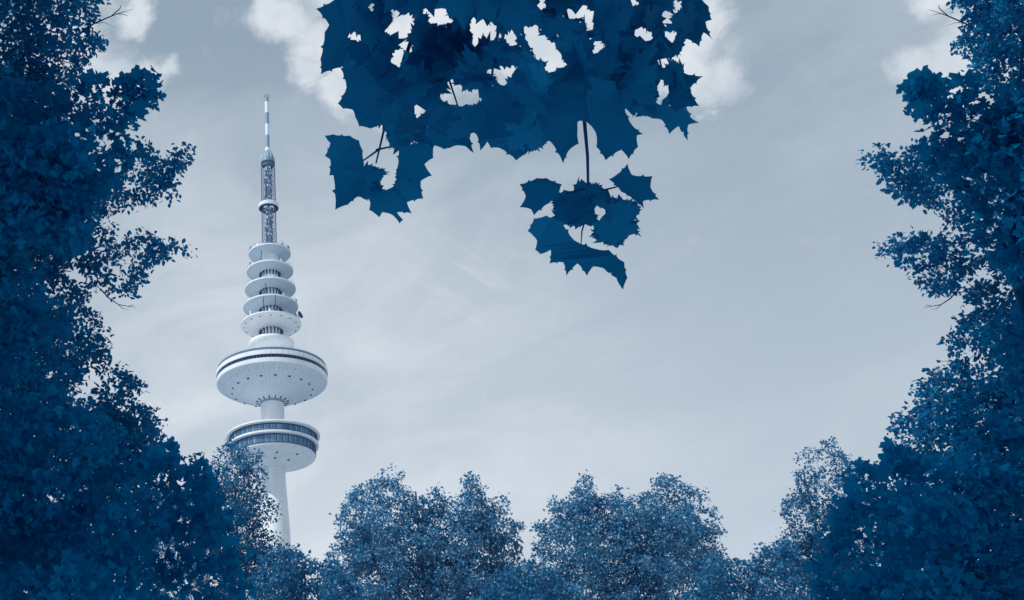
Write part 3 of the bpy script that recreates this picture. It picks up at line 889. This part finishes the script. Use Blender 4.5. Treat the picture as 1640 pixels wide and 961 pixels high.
def mirror(poly, s):
    return [(s - x, y) for x, y in poly]


def tree(name, label, cat, base_px, depth, boughs, size, kind, m, cover, r0, nlimb, twigs, group=None, bare=(), extra=None, squash=0.8, up=0.7, above=None):
    bp = at(base_px, 900, depth)
    base = np.array((bp[0], bp[1], 0.0))
    c = np.concatenate([q[0] for q in boughs])
    r = np.concatenate([q[1] for q in boughs])
    t = thing(name, base, label, cat, group)
    hi = c[np.argmax(c[:, 2] + r)]
    topz = c[:, 2].max() - 0.8
    near = c[c[:, 2] > topz - 3]
    top = (0.65 * base[0] + 0.35 * near[:, 0].mean(), 0.65 * base[1] + 0.35 * near[:, 1].mean(), topz)
    c0 = c - base
    cw, rw = c0, r
    if above is not None:         # limbs up into the added shade boughs, those that stay clear of the open sky in the middle
        ok = []
        for p in above[0]:
            ln = np.array(top) * np.array((1, 1, 0.6)) + (p - np.array(top) * np.array((1, 1, 0.6))) * np.linspace(0.1, 1, 25)[:, None]
            q = (ln - np.array(CAMLOC)) @ CMN
            xs = PX0 + q[:, 0] / np.maximum(.1, -q[:, 2]) * F
            pc = (p - np.array(CAMLOC)) @ CMN
            side = pc[2] > 0 or not -150 < PX0 + pc[0] / max(.1, -pc[2]) * F < 1790
            ok.append(side and not in_view(ln, 0.4).any() and abs(p[0] - top[0]) < 6)
        ok = np.array(ok)
        cw, rw = np.concatenate([c0, above[0][ok] - base]), np.concatenate([r, above[1][ok]])
    link('trunk', wood((0, 0, -0.15), (top[0] - base[0], top[1] - base[1], topz), cw, rw, r0, nlimb, twigs), t, M['bark'])
    link('crown', crown(c0, r, size, kind, m, cover, squash, up, more=big_leaves(*extra, base) if extra else None), t)
    if above is not None:  # unseen leaf mass, added to keep the sun off the boughs below
        oc = crown(above[0] - base, above[1], 0.17, 'oval', m, 1.0, squash, up)
        oc.name = 'shade_crown'
        link('shade_crown', oc, t)
    for paths in bare:
        b = MB()
        for p in paths:
            pts = [Vector(at(x, y, depth - 0.3) - base) for x, y in p[1]]
            b.tube(pts, [p[0] * (1 - 0.7 * k / (len(pts) - 1)) for k in range(len(pts))], 5)
        b.build('bare_twig', M['bark'], t, True)
    return t


def big_leaves(spec, depth, base):
    """a few single large leaves at the ends of boughs: x, y, size px, tip angle (0 hangs down)"""
    pos, tip, nrm, s = [], [], [], []
    for (x, y, q, a) in spec:
        d = depth + rng.uniform(-0.4, 0.2)
        p = at(x, y, d)
        e = at(x - math.sin(a) * 10, y + math.cos(a) * 10, d + rng.uniform(-.03, .03))
        pos.append(p - base)
        tip.append(e - p)
        nrm.append(np.array(CAMLOC) - p + rng.normal(size=3) * 3.0)
        s.append(q * d / F)
    return np.array(pos), np.array(tip), np.array(nrm), np.array(s)


SUM_SIDE = 1697.0
# --- the tall fine-leaved tree at the left edge
side_top = [(-330, -160), (60, -170), (140, -90), (172, -10), (150, 18), (146, 45), (168, 66), (165, 76), (140, 88), (128, 118), (100, 150), (100, 240),
            (195, 236), (232, 228), (256, 258), (290, 246), (302, 242), (300, 252), (282, 278), (268, 280), (280, 300), (256, 310), (236, 324), (205, 330),
            (184, 338), (176, 360), (184, 386), (212, 374), (240, 376), (262, 388), (284, 392), (278, 404), (258, 412), (238, 430), (226, 448), (206, 470), (186, 470),
            (162, 464), (148, 438), (124, 426), (106, 424), (110, 448), (130, 462), (147, 476), (140, 480), (112, 466), (118, 490), (152, 506), (174, 538), (176, 560),
            (163, 584), (190, 592), (214, 606), (228, 618), (222, 630), (204, 630), (222, 644), (258, 668), (262, 690), (258, 704), (268, 720), (250, 780), (240, 1120), (-330, 1150)]
side_twig = [[(0.016, [(120, 60), (150, 38), (178, 26), (192, 14), (194, 8)]), (0.008, [(178, 26), (195, 20), (212, 15)]), (0.006, [(186, 22), (198, 23), (206, 26)]), (0.006, [(150, 38), (166, 36), (182, 42)])],
             [(0.014, [(160, 462), (175, 478), (190, 488), (214, 492)]), (0.007, [(190, 488), (196, 494), (206, 496)]), (0.006, [(205, 491), (212, 488), (218, 495)])],
             [(0.008, [(100, 446), (104, 418), (110, 404)])]]


def side_tree(f, lab, base_px, box):
    D = 19.0
    main = lumps(f(side_top), D, 3.2, 6, 55, 640)
    fine = lumps(f(side_top), D, 1.5, 6, 16, 900)
    edge = rim(f(side_top), D, 0.6, 6, 10, 0.9)
    return tree('park_tree', lab, 'tree', base_px, D, [main, fine, edge], 0.092, 'oval', M['leaf_side'], 1.8, 0.36, 46, 260, above=shade_canopy(*box),
                group='tall trees at the edges of the view', bare=[[(w, f(p)) for w, p in tw] for tw in side_twig])


same = lambda p: p
flip = lambda p: mirror(p, SUM_SIDE)
side_tree(same, 'tall dark small-leaved tree filling the left edge beside the tower', -170, ((-17, 2, 12.5), (-1, 17, 23)))
side_tree(flip, 'tall dark small-leaved tree filling the right edge, far from the tower', 1930, ((2, 3, 12.5), (17, 19, 23)))

# --- the darker large-leaved maple in front of it
maple_a = [(-300, 150), (60, 140), (120, 140), (150, 132), (180, 140), (200, 128), (236, 130), (240, 150), (228, 165), (206, 180), (200, 200), (196, 230), (205, 262), (180, 300), (140, 330), (136, 400), (90, 430), (0, 470), (-300, 480)]
maple_b = [(-300, 760), (60, 750), (150, 735), (220, 730), (262, 722), (275, 742), (300, 738), (326, 748), (338, 764), (346, 806), (366, 845), (378, 880), (384, 930), (380, 1120), (-300, 1120)]
maple_c = [(-300, 440), (40, 450), (110, 500), (130, 600), (190, 680), (200, 740), (100, 800), (-300, 800)]
spray = [(158, 122, 22, -0.9), (152, 128, 24, 1.8), (214, 124, 26, -1.9), (222, 128, 26, 1.7), (205, 128, 22, 1.4), (232, 128, 20, -1.2), (236, 148, 20, -0.8), (220, 162, 26, -0.3), (206, 172, 22, 0.2),
         (268, 708, 18, -1.2), (258, 716, 24, 0.2), (272, 728, 22, -0.5), (248, 726, 30, 0.6), (316, 742, 16, -1.5), (300, 750, 26, 0.9), (330, 768, 24, -0.6), (340, 800, 26, -0.3), (352, 830, 26, -0.2), (364, 860, 26, 0.0),
         (372, 890, 26, 0.2), (330, 790, 30, 0.3), (345, 850, 30, 0.2)]


def side_maple(f, sgn, lab, base_px, box):
    D = 11.5
    a = lumps(f(maple_a), D, 1.5, 14, 60, 150)
    b = lumps(f(maple_b), D, 1.6, 14, 60, 180)
    c = lumps(f(maple_c), D + 1.0, 1.4, 20, 70, 70)
    sp = [(f([(x, y)])[0][0], y, q * 1.25, an * sgn) for x, y, q, an in spray]
    return tree('maple_tree', lab, 'tree', base_px, D, [a, b, c, rim(f(maple_a), D, 0.4, 11, 12), rim(f(maple_b), D, 0.4, 11, 12)], 0.088, 'lobed', M['leaf_near'], 1.35, 0.22, 30, 90, above=shade_canopy(*box, n=230),
                group='dark maples in front of the tall edge trees', extra=(sp, D))


side_maple(same, 1, 'very dark large-leaved maple at the left edge, nearest the tower', -60, ((-10, 2, 9.5), (-1, 11, 16)))
side_maple(flip, -1, 'very dark large-leaved maple at the right edge of the view', 1757, ((0, 2, 9.5), (10, 12, 16)))

# --- the sunlit round-crowned trees in the middle distance
mid = [(505, 1010), (518, 930), (524, 892), (540, 868), (536, 846), (546, 826), (544, 812), (558, 804), (562, 788), (578, 782), (596, 772), (606, 760), (614, 764), (622, 774), (630, 758), (638, 768), (644, 782), (656, 782), (664, 792),
       (680, 796), (694, 792), (702, 782), (710, 790), (724, 796), (738, 792), (744, 778), (742, 768), (752, 756), (760, 762), (764, 776), (772, 782), (772, 796), (784, 804), (798, 798), (808, 800), (812, 816), (806, 826),
       (818, 836), (834, 836), (832, 848), (824, 852), (832, 866), (832, 884), (824, 896), (834, 906), (842, 930), (850, 1010), (780, 1060), (600, 1060)]


def mid_tree(f, lab, base_px, D):
    a = lumps(f(mid), D, 5.0, 8, 24, 520)
    b = lumps(f(mid), D, 2.5, 5, 10, 260)
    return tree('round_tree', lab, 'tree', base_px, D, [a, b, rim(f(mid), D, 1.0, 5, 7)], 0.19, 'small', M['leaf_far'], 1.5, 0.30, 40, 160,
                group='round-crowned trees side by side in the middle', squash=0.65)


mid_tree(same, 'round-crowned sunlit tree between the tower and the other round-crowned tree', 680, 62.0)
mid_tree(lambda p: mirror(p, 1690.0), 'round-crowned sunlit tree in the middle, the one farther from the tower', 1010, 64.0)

# --- slender pale trees beside the dark masses
slim = [(225, 1020), (235, 800), (290, 775), (322, 760), (338, 745), (344, 728), (360, 712), (366, 704), (376, 706), (380, 718), (396, 716), (412, 722), (420, 734), (404, 744), (420, 752), (424, 764), (414, 776), (424, 790), (436, 798), (444, 816), (440, 830),
        (428, 838), (436, 852), (448, 862), (456, 878), (476, 882), (482, 892), (470, 900), (488, 912), (490, 1020)]


def slim_tree(f, lab, base_px, D):
    a = lumps(f(slim), D, 2.2, 6, 22, 140)
    b = lumps(f(slim), D, 2.0, 5, 12, 420)
    return tree('slender_tree', lab, 'tree', base_px, D, [a, b, rim(f(slim), D, 0.8, 5, 5, 0.6)], 0.135, 'small', M['leaf_mid'], 1.6, 0.2, 26, 200,
                group='slender loose-leaved trees beside the dark edge trees', squash=0.8)


slim_tree(same, 'slender loose-leaved tree standing in front of the tower shaft', 405, 48.0)
slim_tree(flip, 'slender loose-leaved tree beside the right edge maple', 1300, 50.0)

# --- low trees closing the gaps at the bottom
low_l = [(400, 1020), (404, 930), (424, 900), (440, 880), (456, 886), (470, 878), (484, 892), (494, 908), (506, 898), (518, 908), (536, 900), (560, 930), (580, 960), (590, 1020)]
low_m = [(730, 1020), (750, 960), (790, 926), (816, 905), (830, 896), (842, 900), (852, 892), (866, 906), (900, 930), (940, 965), (960, 1020)]
low_r = [(1090, 1020), (1100, 950), (1128, 905), (1150, 890), (1168, 902), (1184, 896), (1198, 904), (1212, 890), (1224, 876), (1240, 880), (1252, 868), (1270, 880), (1290, 905), (1320, 940), (1320, 1020)]
for poly, bx, D, lab in ((low_l, 498, 44.0, 'low dark tree at the foot of the tower, left of the round-crowned pair'),
                         (low_m, 845, 54.0, 'low dark tree in the gap between the two round-crowned trees'),
                         (low_r, 1200, 46.0, 'low dark tree between the right round-crowned tree and the right slender tree')):
    a = lumps(poly, D, 2.2, 5, 22, 130)
    b = lumps(poly, D, 2.0, 4, 10, 160)
    tree('low_tree', lab, 'tree', bx, D, [a, b, rim(poly, D, 0.8, 5, 5)], 0.17, 'small', M['leaf_mid'], 1.0, 0.2, 20, 60, group='low trees in the gaps')

# ------------------------------------------------------------------ the maple the photographer stands under
base = np.array((2.6, -3.4, 0.0))
mt = thing('overhanging_maple', base, 'maple bough hanging into the top of the view, big leaves in silhouette', 'tree')
half = [(0, 0), (.13, -.09), (.36, -.15), (.26, -.02), (.30, .07), (.47, .09), (.48, .19), (.72, .33), (.53, .35), (.51, .50), (.36, .43), (.21, .39), (.24, .54), (.37, .69), (.21, .70), (.18, .86), (.085, .85), (0, 1.06)]
outl = np.array(half + [(-x, y) for x, y in half[::-1][1:-1]] + [(0, .3)])
nv = len(outl)
lfaces = [(i, (i + 1) % (nv - 1), nv - 1) for i in range(nv - 1)]
ND = 2.75


def leaf_depth(x, y):
    return ND + 0.25 * math.sin(x * 0.013) + 0.2 * math.cos(y * 0.02 + x * 0.007)


tb = MB()
stems = tb
leafb = {'foliage': MB(), 'hanging_spray': MB(), 'side_spray': MB()}
lr = random.Random(4)
for (x, y, s, a, fo, fa, stalk) in LEAVES:
    P = outl * s
    ca, sa = math.cos(a), math.sin(a)
    P = np.stack([P[:, 0] * ca - P[:, 1] * sa, P[:, 0] * sa + P[:, 1] * ca], 1)
    u = np.array([math.cos(fa), math.sin(fa)])
    pu = P @ u
    P = P + np.outer(pu, u) * (fo - 1)
    d = leaf_depth(x, y) + lr.uniform(-0.22, 0.22)
    dz = pu * math.sqrt(max(0, 1 - fo * fo)) * lr.choice((-1, 1)) * d / F
    curl = ((outl[:, 0] ** 2) * 0.25 + (outl[:, 1] - .3) ** 2 * 0.12) * s * d / F * lr.uniform(-0.3, 1)
    Wp = at(P[:, 0] + x, P[:, 1] + y, d + dz + curl) - base
    hang = 815 < x < 1060 and y > 262
    side = x < 700 and y > 205
    mb = leafb['hanging_spray' if hang else 'side_spray' if side else 'foliage']
    o = len(mb.v)
    mb.v.extend(map(tuple, Wp))
    mb.f.extend(tuple(o + k for k in f) for f in lfaces)
    # petiole back from the leaf joint
    if not stalk:
        continue
    L = s * lr.uniform(0.25, 0.38)
    tx, ty = x + math.sin(a) * L, y - math.cos(a) * L
    stems.tube([at(x, y, d) - base, at((x + tx) / 2 + 1.5, (y + ty) / 2, d + 0.01) - base, at(tx, ty, d + 0.03) - base], [0.0010, 0.0010, 0.0014], 4)
for bl in BLADES:
    b = np.array(bl, float)
    cx, cy = b.mean(0)
    # rounded between the teeth: two points on each edge, drawn a little inwards
    q = []
    for p0, p1 in zip(b, np.roll(b, -1, 0)):
        e = p1 - p0
        L = np.hypot(*e)
        nrm = np.array((-e[1], e[0])) / max(L, 1e-6)
        if np.dot(nrm, (cx, cy) - (p0 + p1) / 2) < 0:
            nrm = -nrm
        q += [p0, p0 + e * 0.30 + nrm * min(L * 0.05, 1.6)]
        if L > 22:                # a lesser tooth half way
            q += [p0 + e * 0.47 + nrm * min(L * 0.02, 0.8), p0 + e * 0.56 - nrm * L * 0.07, p0 + e * 0.60 + nrm * min(L * 0.04, 1.2)]
        q += [p0 + e * 0.75 + nrm * min(L * 0.04, 1.4)]
    q = np.array(q)
    d = leaf_depth(cx, cy) - 0.18 + lr.uniform(-0.08, 0.08)
    an = lr.uniform(0, math.pi)
    w = (q[:, 0] - cx) * math.cos(an) + (q[:, 1] - cy) * math.sin(an)
    v = -(q[:, 0] - cx) * math.sin(an) + (q[:, 1] - cy) * math.cos(an)
    dep = d + (0.7 * w * lr.choice((-1, 1)) + 0.006 * v * v) * d / F
    mb = leafb['hanging_spray' if (815 < cx < 1060 and cy > 262) else 'side_spray' if (cx < 700 and cy > 205) else 'foliage']
    o = len(mb.v)
    mb.v.extend(map(tuple, at(q[:, 0], q[:, 1], dep) - base))
    mb.f.append(tuple(range(o, o + len(q))))
# crown continuing above and behind the view, so the bough is part of a whole tree; thickened to shade it
over = []
for k in range(620):
    over.append((lr.uniform(-5.0, 4.5), lr.uniform(-6.0, 3.0), lr.uniform(4.8, 9.0)))
over = np.array([p for p in over if math.atan2(p[2] - 1.65, max(0.01, p[1])) > R(56) or p[1] < 0]) - base
oc = crown(over, rng.uniform(0.35, 0.8, len(over)), 0.17, 'lobed', M['leaf_bough'], 1.0)
oc.name = 'shade_crown'
link('shade_crown', oc, mt)
tops = Vector((-0.6, 0.6, 9.0))
tp = [Vector((0, 0, -0.15)).lerp(tops, k / 8) + Vector((0.12 * math.sin(k), 0.1 * math.cos(k * 1.3), 0)) for k in range(9)]
tb.tube(tp, [0.36, 0.26, 0.24, 0.22, 0.19, 0.16, 0.12, 0.08, 0.04], 14)
limb = [Vector(tp[4])] + [Vector(np.array(p) - base) for p in ((2.0, -1.6, 5.2), (1.3, 0.2, 4.9), (0.9, 1.5, 4.35))]
limb.append(Vector(at(830, -130, 2.75) - base))
tb.tube(limb, [0.09, 0.07, 0.05, 0.03, 0.016], 8)
for k in range(26):
    e = Vector(over[k * 6 % len(over)])
    s = tp[3 + k % 5]
    m_ = s.lerp(e, 0.5) + Vector((0, 0, 0.25))
    tb.tube([s, s.lerp(m_, .5) + Vector((0, 0, .05)), m_, e], [0.06, 0.05, 0.035, 0.012], 6)
for w, path in ((0.008, [(830, -130), (700, -70), (660, 60), (630, 150), (614, 212), (602, 262)]),
                (0.008, [(830, -130), (890, -40), (915, 60), (930, 150), (936, 195), (941, 250), (942, 300), (946, 335)]),
                (0.007, [(830, -130), (805, 0), (792, 90), (780, 180)]), (0.007, [(830, -130), (1000, -70), (1045, 50), (1065, 130)]),
                (0.006, [(700, -70), (590, -20), (555, 60), (550, 110)]), (0.005, [(915, 60), (975, 110), (1010, 170)]),
                (0.005, [(660, 60), (720, 130), (740, 190)]), (0.003, [(942, 300), (900, 312), (872, 300)]), (0.003, [(944, 310), (985, 300), (1012, 290)]),
                (0.003, [(944, 330), (932, 370), (930, 400)]), (0.003, [(602, 240), (640, 232), (672, 226)]), (0.003, [(606, 240), (575, 262), (545, 262)])):
    n = len(path)
    stems.tube([at(x, y, ND + (0.12 if 880 < x < 1020 and y > 180 else 0.45) + 0.01 * k) - base for k, (x, y) in enumerate(path)], [w * (1 - 0.72 * k / (n - 1)) for k in range(n)], 6)
link('trunk', tb.mesh('trunk', True, 60), mt, M['bark'])
for nm, mb in leafb.items():
    mb.build('foliage', M['leaf_bough'], mt, False)
